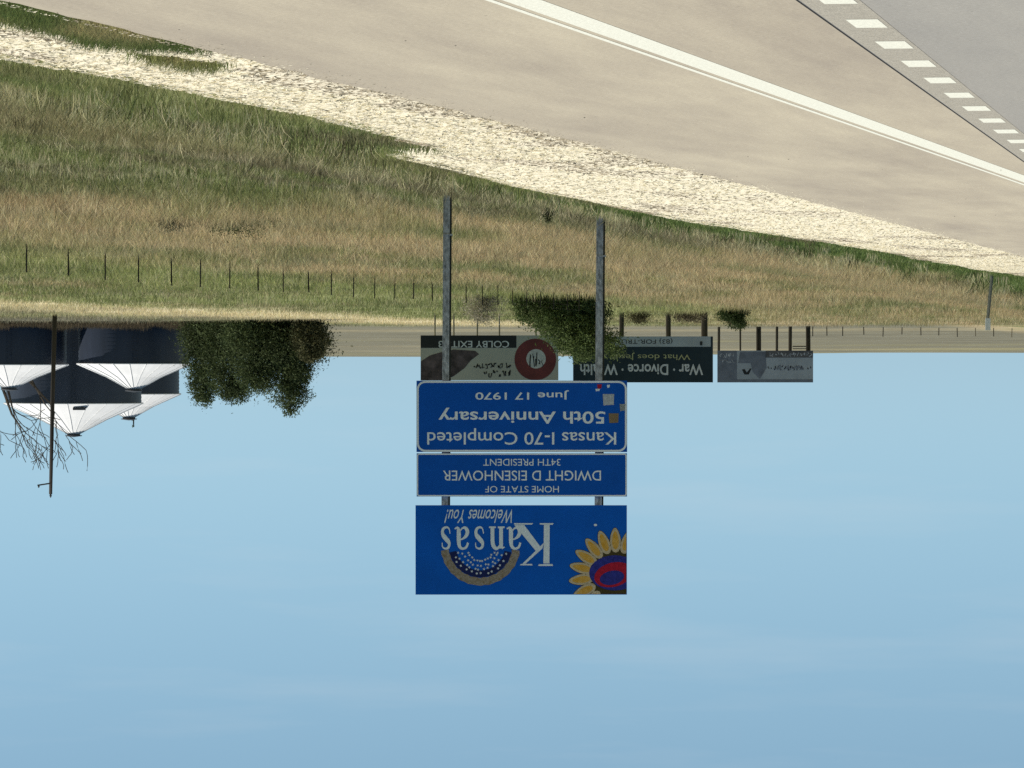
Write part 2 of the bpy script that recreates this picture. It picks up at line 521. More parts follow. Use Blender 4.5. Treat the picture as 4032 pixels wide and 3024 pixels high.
def grass_patch(name, n, y0, y1, power, per, segs, label):
    x, y = sample(n, y0, y1, power)
    s, l = to_sl(x, y)
    e = l - gravel_edge(s)
    keep = (e > -.05) & (l < 200)
    dens = fbm(x * .35, y * .35, 3)
    keep &= dens > .22
    x, y, e, s, l = x[keep], y[keep], e[keep], s[keep], l[keep]
    c = ground_col(x, y)
    mixd = (rng.random(len(x)) < (.3 + .7 * sstep(e, 1.5, 4)) * (.06 + .26 * sstep(fbm(x * .9, y * .25, 3), .42, .62)))
    c[mixd] = c[mixd] * .45 + DRY * .62
    dk = rng.random(len(x)) < .14
    c[dk] *= .6
    c *= 1.42
    tall = sstep(y, 96, 110) * sstep(e, 1, 4)
    h = .10 + .06 * sstep(e, 2, 6) + tall * (.22 + .25 * fbm(s * .3, l * .3, 2))
    h = h * (1 - .35 * sstep(l, 38, 60))
    w = np.clip(y * .00016, .005, .05)
    V, C = blades(x, y, h, w, c, per, .08 + y * .0012, .85, segs)
    o = tri_mesh(name, V, C, M_grass)
    tag(o, label, 'grass', kind='stuff')
    return o

grass_patch('roadside_grass', 50000, 26, 105, 1.15, 8, 2, 'short green and straw grass sloping down from the gravel verge')
grass_patch('ditch_grass', 52000, 98, 260, 1.2, 6, 2, 'tall brown and olive grass filling the ditch behind the blue sign')
grass_patch('pasture_grass', 36000, 250, 560, 1.02, 4, 1, 'dry olive and tan pasture grass beyond the wire fence')

# coarse tufts standing out of the finer grass
x, y = sample(5200, 28, 230, 1.25)
s, l = to_sl(x, y); e = l - gravel_edge(s)
k = (e > .4) & (l < 60) & (fbm(x * .25 + 3, y * .12, 3) > .42)
x, y = x[k], y[k]
tone = rng.random(len(x))
cc = ground_col(x, y) * 1.2
cc = np.where((tone < .35)[:, None], DRY * 1.25, np.where((tone > .72)[:, None], cc * .55, cc))
V, C = blades(x, y, .16 + .16 * rng.random(len(x)) + .15 * sstep(y, 95, 112), np.clip(y * .00016, .006, .03), cc, 15, .07 + .0008 * y, .9, 2)
tag(tri_mesh('coarse_tufts', V, C, M_grass), 'coarse pale and dark tufts scattered through the roadside grass', 'grass', kind='stuff')

# seed stems standing above the tall grass
x, y = sample(9000, 60, 300, 1.1)
s, l = to_sl(x, y); e = l - gravel_edge(s)
k = (e > 3) & (l < 60) & (fbm(x * .2 + 7, y * .1, 3) > .5)
x, y = x[k], y[k]
V, C = blades(x, y, .35 + .3 * sstep(y, 95, 112), np.clip(y * .00013, .006, .03), np.tile(np.array([.58, .50, .32]), (len(x), 1)), 3, np.full(len(x), .12), .6, 1)
tag(tri_mesh('seed_stems', V, C, M_grass), 'pale dry seed stems standing above the brown grass', 'grass', kind='stuff')

# weeds growing on the verge against the concrete edge
n = 9000
s = rng.uniform(14, 34, n); l = pave_edge(s) + rng.random(n) ** 1.3 * (1.25 - .02 * s) + .02
wd = fbm(s * .5, l * .9, 3)
k = wd > np.interp(s, [14, 23, 25, 27.5, 31, 34], [.1, .15, .3, .46, .62, .8])
x, y = to_xy(s[k], l[k])
cc = lerp(np.tile(LUSH * 1.05, (len(x), 1)), OLIVE * 1.2, sstep(fbm(x * 2, y * .6, 3), .45, .7))
V, C = blades(x, y, np.full(len(x), .10), np.full(len(x), .006), cc, 8, np.full(len(x), .05), .8, 2, .03)
tag(tri_mesh('verge_weeds', V, C, M_grass), 'green weeds growing in the gravel against the concrete shoulder', 'weeds', kind='stuff')

# straw litter and stones lying on the gravel
n = 95000
s = 18 + (rng.random(n) ** 1.4) * 100
a = pave_edge(s); b = gravel_edge(s)
l = a + rng.random(n) * (b - a)
spill = (rng.random(n) < .035) & (s > 25)
l = np.where(spill, a - np.abs(rng.normal(0, .10, n)), l)
l = np.minimum(l, b)
x, y = to_xy(s, l); onp = l < a + .05
z = np.where(onp, .006, ground_z(x, y) + .045)
ln = rng.uniform(.015, .075, n) * (1 + s * .004); f = rng.normal(0.2, 1.1, n); w = rng.uniform(.0025, .006, n) * (.8 + s * .012)
dx, dy = np.cos(f) * ln / 2, np.sin(f) * ln / 2
px, py = -np.sin(f) * w, np.cos(f) * w
tz = np.where(onp, .002, rng.uniform(-.008, .014, n)); ln = np.where(onp, ln * .35, ln)
dx, dy = np.cos(f) * ln / 2, np.sin(f) * ln / 2
A = np.stack([x - dx, y - dy, z], -1); B = np.stack([x + dx, y + dy, z + tz], -1); Cc = np.stack([x + px, y + py, z + np.where(onp, .004, rng.uniform(.0, .008, n))], -1)
tone = fbm(s * .5, l * 1.1, 3) - .15 * sstep(-(l - a), -.8, -.1) * sstep(s, 25, 29) * sstep(-s, -50, -36)
cols = np.where((tone < .38)[:, None], np.array([.46, .40, .30]), np.array([.78, .715, .535])) * rng.uniform(.78, 1.08, (n, 1))
dk = rng.random(n) < np.where(tone < .42, .12, .02)
cols[dk] = np.array([.14, .125, .09])
tag(tri_mesh('straw_litter', np.stack([A, B, Cc], 1), np.clip(cols, 0, .85), M_straw), 'pale straw and clippings scattered over the gravel verge', 'straw', kind='stuff')

n = 4000
s = 18 + (rng.random(n) ** 1.6) * 90
l = pave_edge(s) + rng.random(n) * (gravel_edge(s) - pave_edge(s))
x, y = to_xy(s, l); z = ground_z(x, y) + .045
sz = rng.uniform(.008, .026, n) * (1 + s * .006)
a0 = rng.uniform(0, 6.28, n)
ring = [np.stack([x + np.cos(a0 + k * 2.094) * sz, y + np.sin(a0 + k * 2.094) * sz, z - .012], -1) for k in range(3)]
top = np.stack([x + rng.normal(0, .3, n) * sz, y, z + sz * .35], -1)
V = np.concatenate([np.stack([ring[k], ring[(k + 1) % 3], top], 1) for k in range(3)])
c = np.array([.66, .60, .48]) * rng.uniform(.6, 1.2, (n, 1))
tag(tri_mesh('loose_stones', V, np.tile(np.clip(c, 0, .85), (3, 1)), M_straw), 'small pale stones lying on the gravel verge', 'stones', kind='stuff')

# dark crumbs of tyre and grit on the pavement
n = 16
s = rng.uniform(22, 60, n); l = 2.3 + rng.random(n) * (pave_edge(s) - 2.4)
x, y = to_xy(s, l)
sz = rng.uniform(.004, .011, n); a0 = rng.uniform(0, 6.28, n)
ring = [np.stack([x + np.cos(a0 + k * 2.094) * sz, y + np.sin(a0 + k * 2.094) * sz, np.full(n, .002)], -1) for k in range(3)]
top = np.stack([x, y, sz * .7], -1)
V = np.concatenate([np.stack([ring[k], ring[(k + 1) % 3], top], 1) for k in range(3)])
tag(tri_mesh('road_grit', V, np.tile(np.array([.05, .045, .04]), (3 * n, 1)), M_straw), 'dark crumbs of grit lying on the concrete shoulder', 'grit', kind='stuff')

# ------------------------------------------------------------------ lettering helpers
def text_mesh(body, shear=0.0, bold=0.0):
    cu = bpy.data.curves.new('t', 'FONT')
    cu.body = body; cu.shear = shear; cu.offset = bold; cu.resolution_u = 4
    ob = bpy.data.objects.new('t', cu)
    col.objects.link(ob)
    dg = bpy.context.evaluated_depsgraph_get(); dg.update()
    me = bpy.data.meshes.new_from_object(ob.evaluated_get(dg))
    bpy.data.objects.remove(ob); bpy.data.curves.remove(cu)
    return me

def print_text(name, body, x0, x1, z0, z1, y, m, parent, shear=0.0, bold=0.0):
    me = text_mesh(body, shear, bold)
    co = np.empty(len(me.vertices) * 3, np.float32); me.vertices.foreach_get('co', co); co = co.reshape(-1, 3)
    mn, mx = co.min(0), co.max(0)
    out = np.empty_like(co)
    out[:, 0] = x0 + (co[:, 0] - mn[0]) / (mx[0] - mn[0]) * (x1 - x0)
    out[:, 2] = z0 + (co[:, 1] - mn[1]) / (mx[1] - mn[1]) * (z1 - z0)
    out[:, 1] = y
    me.vertices.foreach_set('co', out.ravel()); me.update()
    # one object per letter: islands of the mesh, joined where they overlap sideways (the dot of an i)
    par = list(range(len(me.vertices)))
    def find(a):
        while par[a] != a:
            par[a] = par[par[a]]; a = par[a]
        return a
    for p in me.polygons:
        v = p.vertices
        for k in v[1:]:
            par[find(k)] = find(v[0])
    isl = {}
    for p in me.polygons:
        isl.setdefault(find(p.vertices[0]), []).append(tuple(p.vertices))
    items = []
    for fs in isl.values():
        xs = [out[v][0] - shear * out[v][2] for f in fs for v in f]
        items.append([min(xs), max(xs), fs])
    items.sort(key=lambda t: t[0])
    groups = []
    for it in items:
        if groups and it[0] < groups[-1][1] - .35 * min(it[1] - it[0], groups[-1][1] - groups[-1][0]):
            groups[-1][1] = max(groups[-1][1], it[1]); groups[-1][2] = groups[-1][2] + it[2]
        else:
            groups.append(it)
    for _, _, fs in groups:
        mb = MB(); ids = {}
        for f in fs:
            for v in f:
                if v not in ids:
                    ids[v] = len(mb.v); mb.v.append(tuple(out[v]))
            mb.f.append(tuple(ids[v] for v in f))
        mb.build('letter', m, parent)
    bpy.data.meshes.remove(me)

def catmull(pts, n=7):
    P = [np.array(p, float) for p in pts]
    P = [2 * P[0] - P[1]] + P + [2 * P[-1] - P[-2]]
    out = []
    for i in range(1, len(P) - 2):
        for k in range(n):
            t = k / n
            out.append(.5 * (2 * P[i] + (P[i + 1] - P[i - 1]) * t + (2 * P[i - 1] - 5 * P[i] + 4 * P[i + 1] - P[i + 2]) * t * t + (3 * P[i] - P[i - 1] - 3 * P[i + 1] + P[i + 2]) * t ** 3))
    out.append(P[-2])
    return out

def ribbon(mb, pts, fx, fz, y, n=7):
    """pts (u,v,width) in glyph units; fx, fz map to metres"""
    q = catmull(pts, n) if len(pts) > 2 else [np.array(p, float) for p in pts]
    b = len(mb.v)
    for i, p in enumerate(q):
        d = q[min(i + 1, len(q) - 1)][:2] - q[max(i - 1, 0)][:2]
        d = d / (np.hypot(*d) + 1e-9); nrm = np.array([-d[1], d[0]]) * p[2] / 2
        for sgn in (1, -1):
            mb.v.append((fx(p[0] + sgn * nrm[0]), y, fz(p[1] + sgn * nrm[1])))
    for i in range(len(q) - 1):
        mb.f.append((b + 2 * i, b + 2 * i + 1, b + 2 * i + 3, b + 2 * i + 2))

GL_ = {
 'a': [[(.10, .70, .10), (.20, .90, .09), (.42, .97, .08), (.60, .86, .14), (.65, .6, .18), (.65, .22, .18), (.73, .05, .10), (.90, .09, .04)],
       [(.62, .58, .05), (.40, .52, .07), (.20, .38, .14), (.14, .2, .17), (.26, .05, .11), (.45, .07, .06), (.62, .24, .05)]],
 'n': [[(.24, .0, .18), (.24, .96, .18)], [(.02, .90, .05), (.2, .95, .07)], [(.02, .02, .06), (.44, .02, .06)], [(.56, .02, .06), (.98, .02, .06)],
       [(.24, .70, .06), (.40, .92, .09), (.58, .95, .13), (.74, .78, .18), (.77, .45, .18), (.77, .0, .18)]],
 's': [[(.70, .70, .05), (.66, .90, .06), (.42, .97, .07), (.22, .88, .12), (.20, .70, .17), (.42, .53, .19), (.64, .36, .18), (.66, .16, .15), (.48, .03, .08), (.22, .06, .06), (.12, .30, .05)]],
}

# ------------------------------------------------------------------ the blue sign
YS = 88.0
U = .5545 * YS / F
def sx(X): return (2016 - (1600 + X * .5545)) / F * YS
def sz_(Y): return EYE + (1460 + Y * .5545 - HOR) / F * YS
M_blue = mat('blue sign sheeting', (.003, .098, .48), .6, var=.10, scale=1.5, spec=.12)
M_blue2 = mat('blue printed sheeting', (.002, .112, .55), .6, var=.10, scale=1.5, spec=.12)
M_white = mat('white sign sheeting', (.90, .90, .92), .55, var=.06, scale=30, spec=.2)
M_white2 = mat('faded white print', (.82, .84, .88), .6, var=.10, scale=14, spec=.2)
M_alu = mat('sign backing aluminium', (.35, .37, .38), .5, .6)
M_steel = mat('galvanised steel post', (.36, .36, .36), .7, .0, var=.65, scale=20, stretch=(1, 1, .45), c2=(.66, .65, .66))
M_post_shade = mat('painted post shade', (.03, .03, .024), .8, var=.3)  # shade along the sign posts, put into the colour
M_gold = mat('yellow petal print', (.80, .38, .02), .6, var=.22, scale=12, c2=(.74, .44, .12), spec=.15)
M_petal = mat('pale petal edge print', (.60, .46, .30), .6, var=.2, scale=20, spec=.15)
M_wheat = mat('wheat band print', (.40, .25, .10), .7, var=.5, scale=22, c2=(.42, .36, .32), spec=.15)
M_red = mat('red print', (.45, .012, .035), .6, var=.25, scale=16, spec=.15)
M_navy = mat('navy print', (.010, .018, .10), .6, var=.2, spec=.15)
M_purp = mat('blue violet print', (.030, .035, .25), .6, var=.35, scale=14, spec=.15)
M_star = mat('white star print', (.70, .70, .72), .6, var=.1, spec=.2)
M_dkout = mat('olive outline print', (.075, .055, .02), .7, var=.2, spec=.1)

pb = [pt(1772, 766, YS), pt(2368, 838, YS)]
sign = empty('welcome_sign', (0, YS + .1, gz(0, YS)))
tag(sign, 'blue state welcome sign of three stacked panels with a sunflower, on two steel posts', 'road sign')
for X, lean in ((1751, .03), (2355, .03)):
    x = (2016 - X) / F * YS
    xb = x - .04
    g = gz(xb, YS + .16); top = sz_(1300)
    for nm, a0, a1, d0, d1 in (('post', -.075, .075, .10, .112),):
        mb = MB()
        def quadbox(ax0, ax1, d0, d1):
            b = len(mb.v)
            for z, cx in ((g - .5, xb), (top, x)):
                for yy in (YS + d0, YS + d1):
                    for ax in (ax0, ax1):
                        mb.v.append((cx + ax, yy, z))
            for f in ((0, 2, 3, 1), (4, 5, 7, 6), (0, 1, 5, 4), (2, 6, 7, 3), (0, 4, 6, 2), (1, 3, 7, 5)):
                mb.f.append(tuple(b + i for i in f))
        quadbox(-.055, .062, .06, .072)       # front flange
        quadbox(-.006, .006, .0725, .2075)    # web
        quadbox(-.055, .062, .208, .220)      # rear flange
        mb.build('post', M_steel, sign)
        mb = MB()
        quadbox(-.088, -.0565, .062, .10)  # added dark strip, standing in for the shaded side of the post
        mb.build('shade_strip', M_post_shade, sign)
        # breakaway plate
        mb = MB(); zz = g + .75
        mb.box(xb - .095, xb + .07, YS + .045, YS + .235, zz, zz + .03)
        mb.build('hinge_plate', M_steel, sign)

def panel(X0, X1, Y0, Y1, m, depth=.02):
    mb = MB().box(sx(X1), sx(X0), YS, YS + depth, sz_(Y0), sz_(Y1))
    p = mb.build('panel', m, sign)
    # stiffening rails on the back
    for f in (.22, .78):
        z = sz_(Y0) + f * (sz_(Y1) - sz_(Y0))
        MB().box(sx(X1) + .06, sx(X0) - .06, YS + depth + .002, YS + .056, z - .03, z + .03).build('rail', M_alu, p)
    return p

def rrect(x0, x1, z0, z1, r, n=6):
    out = []
    for cx, cz, a0 in ((x1 - r, z1 - r, 0), (x0 + r, z1 - r, 90), (x0 + r, z0 + r, 180), (x1 - r, z0 + r, 270)):
        for k in range(n + 1):
            a = R(a0 + 90 * k / n)
            out.append((cx + r * math.cos(a), cz + r * math.sin(a)))
    return out

def border(p, X0, X1, Y0, Y1, wd, r, inset):
    x0, x1, z0, z1 = sx(X1) + inset, sx(X0) - inset, sz_(Y0) + inset, sz_(Y1) - inset
    o = rrect(x0, x1, z0, z1, r); i = rrect(x0 + wd, x1 - wd, z0 + wd, z1 - wd, max(r - wd, .01))
    mb = MB(); n = len(o)
    mb.v = [(a, YS - .003, b) for a, b in o] + [(a, YS - .003, b) for a, b in i]
    mb.f = [(k, (k + 1) % n, n + (k + 1) % n, n + k) for k in range(n)]
    mb.build('border', M_white, p)

def line(p, body, X0, X1, Y0, Y1, m=None, shear=0, bold=0.0):
    print_text('lettering', body, sx(X1), sx(X0), sz_(Y0), sz_(Y1), YS - .004, m or M_white, p, shear, bold)

p3 = panel(72, 1568, 70, 577, M_blue)
border(p3, 72, 1568, 70, 577, .034, .15, .004)
line(p3, 'June 17 1970', 490, 1155, 138, 205, bold=.012)
line(p3, '50th Anniversary', 228, 1412, 262, 376, bold=.014)
line(p3, 'Kansas I-70 Completed', 148, 1490, 408, 525, bold=.006)
p2 = panel(73, 1567, 586, 893, M_blue)
border(p2, 73, 1567, 586, 893, .022, .04, .004)
line(p2, '34TH PRESIDENT', 545, 1095, 625, 674)
line(p2, 'DWIGHT D EISENHOWER', 260, 1382, 708, 780, bold=.004)
line(p2, 'HOME STATE OF', 560, 1083, 818, 864)
# stickers on the lower panel
for X0, X1, Y0, Y1, m in ((1437, 1508, 302, 372, mat('tan sticker', (.26, .17, .09), .7)), (1395, 1476, 165, 246, mat('pale weathered sticker', (.48, .48, .50), .7, var=.3, scale=25)),
                          (1514, 1556, 236, 286, mat('worn grey sticker', (.30, .31, .30), .7, var=.6, scale=40)), (1355, 1388, 96, 128, M_red), (1424, 1446, 100, 122, M_white2), (1342, 1375, 128, 146, M_white2)):
    MB().poly([(sx(X1), YS - .004, sz_(Y0)), (sx(X0), YS - .004, sz_(Y0)), (sx(X0) - .01, YS - .004, sz_(Y1)), (sx(X1) + .008, YS - .004, sz_(Y1) - .01)]).build('sticker', m, p3)

p1 = panel(65, 1566, 955, 1590, M_blue2)
line(p1, 'Welcomes You!', 270, 750, 985, 1082, M_white2, .45, .004)
# tall serif K
mb = MB()
yk = YS - .005
def kp(pts): mb.poly([(sx(a), yk - .0004 * len(mb.f), sz_(b)) for a, b in pts])
kp([(1018, 1094), (977, 1094), (973, 1368), (1016, 1368)])
kp([(1046, 1082), (945, 1082), (950, 1092), (1040, 1094)]); kp([(1041, 1386), (936, 1386), (940, 1374), (1038, 1372)])
kp([(976, 1222), (966, 1262), (846, 1370), (824, 1370)])
kp([(897, 1382), (806, 1382), (812, 1372), (892, 1371)])
kp([(954, 1252), (922, 1282), (766, 1094), (836, 1094)])
kp([(898, 1082), (764, 1082), (768, 1092), (894, 1092)])
mb.build('letter', M_white2, p1)
for ch, X0, X1 in (('a', 700, 822), ('n', 585, 700), ('s', 462, 560), ('a', 330, 450), ('s', 225, 322)):
    mb = MB()
    for si, st in enumerate(GL_[ch]):
        ribbon(mb, [(a_, b_, w_ * 1.3) for a_, b_, w_ in st], lambda u, X0=X0, X1=X1: sx(X1) + u * (sx(X0) - sx(X1)), lambda v: sz_(1108 + v * 160), yk - .0035 - .0008 * si, 6)
    mb.build('letter', M_white2, p1)
# arch of wheat over a half disc of stars
def arc_band(cx, cy, r0, r1, a0, a1, y, m, name, n=28, wob=0):
    mb = MB()
    for k in range(n + 1):
        a = R(a0 + (a1 - a0) * k / n)
        for r in (r0, r1):
            rr = r + wob * math.sin(k * 2.4)
            mb.v.append((sx(cx) + rr * U * math.cos(a), y, sz_(cy) + rr * U * math.sin(a)))
    mb.f = [(2 * k, 2 * k + 1, 2 * k + 3, 2 * k + 2) for k in range(n)]
    return mb.build(name, m, p1)
arc_band(526, 1243, 226, 282, 7, 173, YS - .005, M_wheat, 'wheat_arch', wob=3)
arc_band(526, 1243, 175, 224, 12, 168, YS - .004, M_navy, 'star_field')
mb = MB()
for k in range(52):
    ring = k % 4
    rr = (105, 138, 168, 198)[ring] + random.uniform(-7, 7)
    a = R(20 + 140 * ((k // 4) + .5 * (ring % 2)) / 12.5 + random.uniform(-3, 3))
    if math.sin(a) * rr < 48: continue
    cx, cz = sx(526) + rr * U * math.cos(a), sz_(1243) + rr * U * math.sin(a)
    r5 = 10.5 * U; b0 = random.uniform(0, 1)
    mb.poly([(cx + r5 * (1 if j % 2 == 0 else .45) * math.cos(b0 + j * math.pi / 5), YS - .006, cz + r5 * (1 if j % 2 == 0 else .45) * math.sin(b0 + j * math.pi / 5)) for j in range(10)])
tag(mb.build('stars', M_star, p1), kind='stuff')
MB().poly([(sx(1343) + .03 * math.cos(a), YS - .004, sz_(1095) + .022 * math.sin(a)) for a in [k * .63 for k in range(10)]]).build('sticker', M_white2, p1)

# sunflower, cut off by the panel's edge
def clip_poly(pts):
    x0, z1 = sx(1563), sz_(1586)
    def clip(P, inside, cut):
        out = []
        for a, b in zip(P, P[1:] + P[:1]):
            ia, ib = inside(a), inside(b)
            if ia: out.append(a)
            if ia != ib: out.append(cut(a, b))
        return out
    P = clip(pts, lambda p: p[0] >= x0, lambda a, b: (x0, a[1] + (b[1] - a[1]) * (x0 - a[0]) / (b[0] - a[0])))
    if len(P) < 3: return P
    return clip(P, lambda p: p[1] <= z1, lambda a, b: (a[0] + (b[0] - a[0]) * (z1 - a[1]) / (b[1] - a[1]), z1))
def flat(pts, y, m, name):
    P = clip_poly(pts)
    if len(P) >= 3:
        MB().poly([(a, y, b) for a, b in P]).build(name, m, p1)
FX, FZ = 1492, 1455
def fp(r, a): return (sx(FX) + r * U * math.cos(a), sz_(FZ) + r * U * math.sin(a))
flat([fp(215 + 20 * math.sin(k * 3.1), 2 * math.pi * k / 40) for k in range(40)], YS - .004, M_dkout, 'flower_shade')
npet = 19
for k in range(npet):
    a = R(-90) + 2 * math.pi * k / npet + .03
    for scl, y, m, nm in ((1.09, YS - .0045, M_dkout, 'petal_outline'), (1.0, YS - .006, M_petal, 'petal'), (.62, YS - .0075, M_gold, 'petal_heart')):
        mid = 252; rl = 88 * (1.0 if scl > .9 else .74); hw = 38 * scl
        P = []
        for j in range(16):
            t = 2 * math.pi * j / 16
            rr = mid + rl * math.cos(t) * (1.04 if scl > 1 else 1); ww = hw * math.sin(t) * (1 - .22 * math.cos(t))
            ca, sa = math.cos(a), math.sin(a)
            P.append((sx(FX) + U * (rr * ca - ww * sa), sz_(FZ) + U * (rr * sa + ww * ca)))
        flat(P, y, m, nm)
def ell(cx, cy, rx, ry, y, m, nm, rot=0):
    flat([(sx(cx) + U * (rx * math.cos(t) * math.cos(rot) - ry * math.sin(t) * math.sin(rot)), sz_(cy) + U * (rx * math.cos(t) * math.sin(rot) + ry * math.sin(t) * math.cos(rot))) for t in [k * math.pi / 14 for k in range(28)]], y, m, nm)
ell(1480, 1435, 182, 125, YS - .009, M_purp, 'flower_disc')
ell(1470, 1448, 138, 86, YS - .0105, M_red, 'flower_disc', .25)
ell(1460, 1470, 88, 50, YS - .012, M_purp, 'flower_disc', .2)

# ------------------------------------------------------------------ billboards
M_wood = mat('dark weathered timber', (.055, .045, .028), .9, var=.4, scale=6, stretch=(1, 1, .2))
M_wood2 = mat('pale weathered timber', (.22, .19, .13), .9, var=.3, scale=6, stretch=(1, 1, .2))
M_black = mat('black vinyl', (.012, .014, .016), .6, var=.2)
M_teal = mat('dark teal vinyl', (.008, .022, .033), .6, var=.25, scale=.6)
M_beige = mat('beige vinyl', (.34, .34, .31), .7, var=.08, scale=.5)
M_maroon = mat('maroon vinyl', (.125, .028, .030), .7, var=.3, scale=.8)
M_greyv = mat('pale grey vinyl', (.34, .38, .42), .7, var=.12, scale=.7)
M_greyd = mat('blue grey vinyl', (.16, .18, .22), .7, var=.25, scale=1.1)
M_greyb = mat('brown grey vinyl', (.11, .11, .115), .7, var=.25, scale=1.1)
M_print_w = mat('white vinyl lettering', (.50, .52, .55), .7, var=.2, scale=2)
M_print_y = mat('olive yellow vinyl lettering', (.36, .36, .20), .7, var=.2, scale=2)
M_print_k = mat('black vinyl lettering', (.02, .022, .025), .7)
M_food = mat('dark picture print', (.022, .020, .022), .7, var=.8, scale=1.1, c2=(.12, .09, .10))

def board(label, X0, X1, Y0, Y1, y, m, legs, lm, legw, tilt=0):
    a = pt(X1, Y0, y); b = pt(X0, Y1, y)
    root = empty('billboard', ((a.x + b.x) / 2, y + .3, gz((a.x + b.x) / 2, y + .3)))
    tag(root, label, 'billboard')
    face = MB().box(a.x, b.x, y, y + .12, a.z, b.z).build('face', m, root)
    for f in (.15, .5, .85):
        z = a.z + f * (b.z - a.z)
        MB().box(a.x + .05, b.x - .05, y + .122, y + .24, z - .08, z + .08).build('stringer', M_wood, root)
    for X, dw in legs:
        x = (2016 - X) / F * y
        g = gz(x, y + .38)
        mb = MB()
        mb.tube([(x + random.uniform(-.06, .06), y + .25 + legw * dw, g - .5), (x, y + .25 + legw * dw, b.z - .4)], [legw * dw * 1.1, legw * dw], 8)
        mb.build('leg', lm, root)
    return root, face

def lay(face, X0, X1, Y0, Y1, y, k, m, name='printed_area'):
    a = pt(X1, Y0, y); b = pt(X0, Y1, y)
    MB().box(a.x, b.x, y - .012 * k, y - .012 * k + .008, a.z, b.z).build(name, m, face)
def tx(face, body, X0, X1, Y0, Y1, y, m, bold=0, shear=0):
    a = pt(X1, Y0, y); b = pt(X0, Y1, y)
    print_text('lettering', body, a.x, b.x, a.z, b.z, y - .03, m, face, shear, bold)
def marks(face, X0, X1, Y0, Y1, y, m, n, seed, wd=.05):
    """marks too blurred to read: short pen strokes along a line"""
    rr = random.Random(seed)
    a = pt(X1, Y0, y); b = pt(X0, Y1, y)
    mb = MB()
    for k in range(n):
        u = (k + .5) / n; h = b.z - a.z; cw = (b.x - a.x) / n
        pts = [(a.x + (u + 0) * (b.x - a.x) + rr.uniform(-.5, .5) * cw, a.z + rr.uniform(0, 1) * h, rr.uniform(.6, 1.3) * wd) for _ in range(4)]
        ribbon(mb, pts, lambda v: v, lambda v: v, y - .03, 4)
    tag(mb.build('lettering', m, face), kind='stuff')

# 1: beige board with maroon ring
Y1 = 402.0
c1 = lambda X: 1640 + X * .2622
r1 = lambda Y: 1300 + Y * .2622
b1, f1 = board('beige billboard with a maroon ring emblem and a black exit strip behind the blue sign', c1(62), c1(2130), r1(78), r1(752), Y1, M_beige,
               [(c1(270), 1), (c1(560), 1), (c1(905), 1), (c1(1245), 1), (c1(1800), 1)], M_wood2, .06)
lay(f1, c1(62), c1(1500), r1(78), r1(266), Y1, 1, M_black)
tx(f1, 'COLBY EXIT 53', c1(330), c1(1390), r1(160), r1(262), Y1, M_print_w, .01)
a = [(62, 755), (62, 470), (200, 380), (370, 330), (560, 290), (880, 310), (940, 360), (820, 450), (720, 570), (560, 690), (400, 755)]
p_ = [pt(c1(u), r1(v), Y1) for u, v in a]
MB().poly([(q.x, Y1 - .012, q.z) for q in p_]).build('printed_picture', M_food, f1)
cc, ci = pt(c1(1784), r1(440), Y1), pt(c1(1795), r1(430), Y1)
ro, ri = 312 * .2622 / F * Y1, 146 * .2622 / F * Y1
mb = MB(); n = 40
for k in range(n):
    t = 2 * math.pi * k / n
    mb.v.append((cc.x + ro * math.cos(t), Y1 - .024, cc.z + ro * math.sin(t)))
for k in range(n):
    t = 2 * math.pi * k / n
    mb.v.append((ci.x + ri * math.cos(t), Y1 - .024, ci.z + ri * math.sin(t)))
mb.f = [(k, (k + 1) % n, n + (k + 1) % n, n + k) for k in range(n)]
mb.build('ring_emblem', M_maroon, f1)
MB().poly([(ci.x + ri * math.cos(2 * math.pi * k / n), Y1 - .023, ci.z + ri * math.sin(2 * math.pi * k / n)) for k in range(n)]).build('emblem_centre', mat('pale emblem centre', (.42, .43, .44), .7, var=.3, scale=2), f1)
marks(f1, c1(1700), c1(1900), r1(330), r1(560), Y1, M_print_k, 5, 3, .07)
marks(f1, c1(850), c1(1415), r1(490), r1(570), Y1, M_print_k, 13, 5, .075)
marks(f1, c1(990), c1(1420), r1(600), r1(705), Y1, M_print_k, 9, 6, .085)

# 2: dark teal board
c2_ = lambda X: 2230 + X * .27125
r2 = lambda Y: 1240 + Y * .27125
Y2 = 404.0
b2, f2 = board('dark teal billboard with white and yellow words over a grey phone strip', c2_(98), c2_(2128), r2(312), r2(980), Y2, M_teal,
               [(c2_(1488), 1.7), (c2_(2010), 2.2), (c2_(800), 1.6), (c2_(350), 1.6)], M_wood, .11)
lay(f2, c2_(100), c2_(2095), r2(312), r2(462), Y2, 1, M_greyv)
tx(f2, 'War · Divorce · Wealth', c2_(200), c2_(1985), r2(712), r2(872), Y2, M_print_w, .02)
tx(f2, 'What does Jesus say?', c2_(330), c2_(1800), r2(548), r2(655), Y2, M_print_y, 0)
tx(f2, '(83) FOR-TRUTH', c2_(640), c2_(1540), r2(335), r2(420), Y2, M_print_k, 0)
lay(f2, c2_(1940), c2_(1975), r2(385), r2(440), Y2, 3, M_print_k, 'printed_mark')

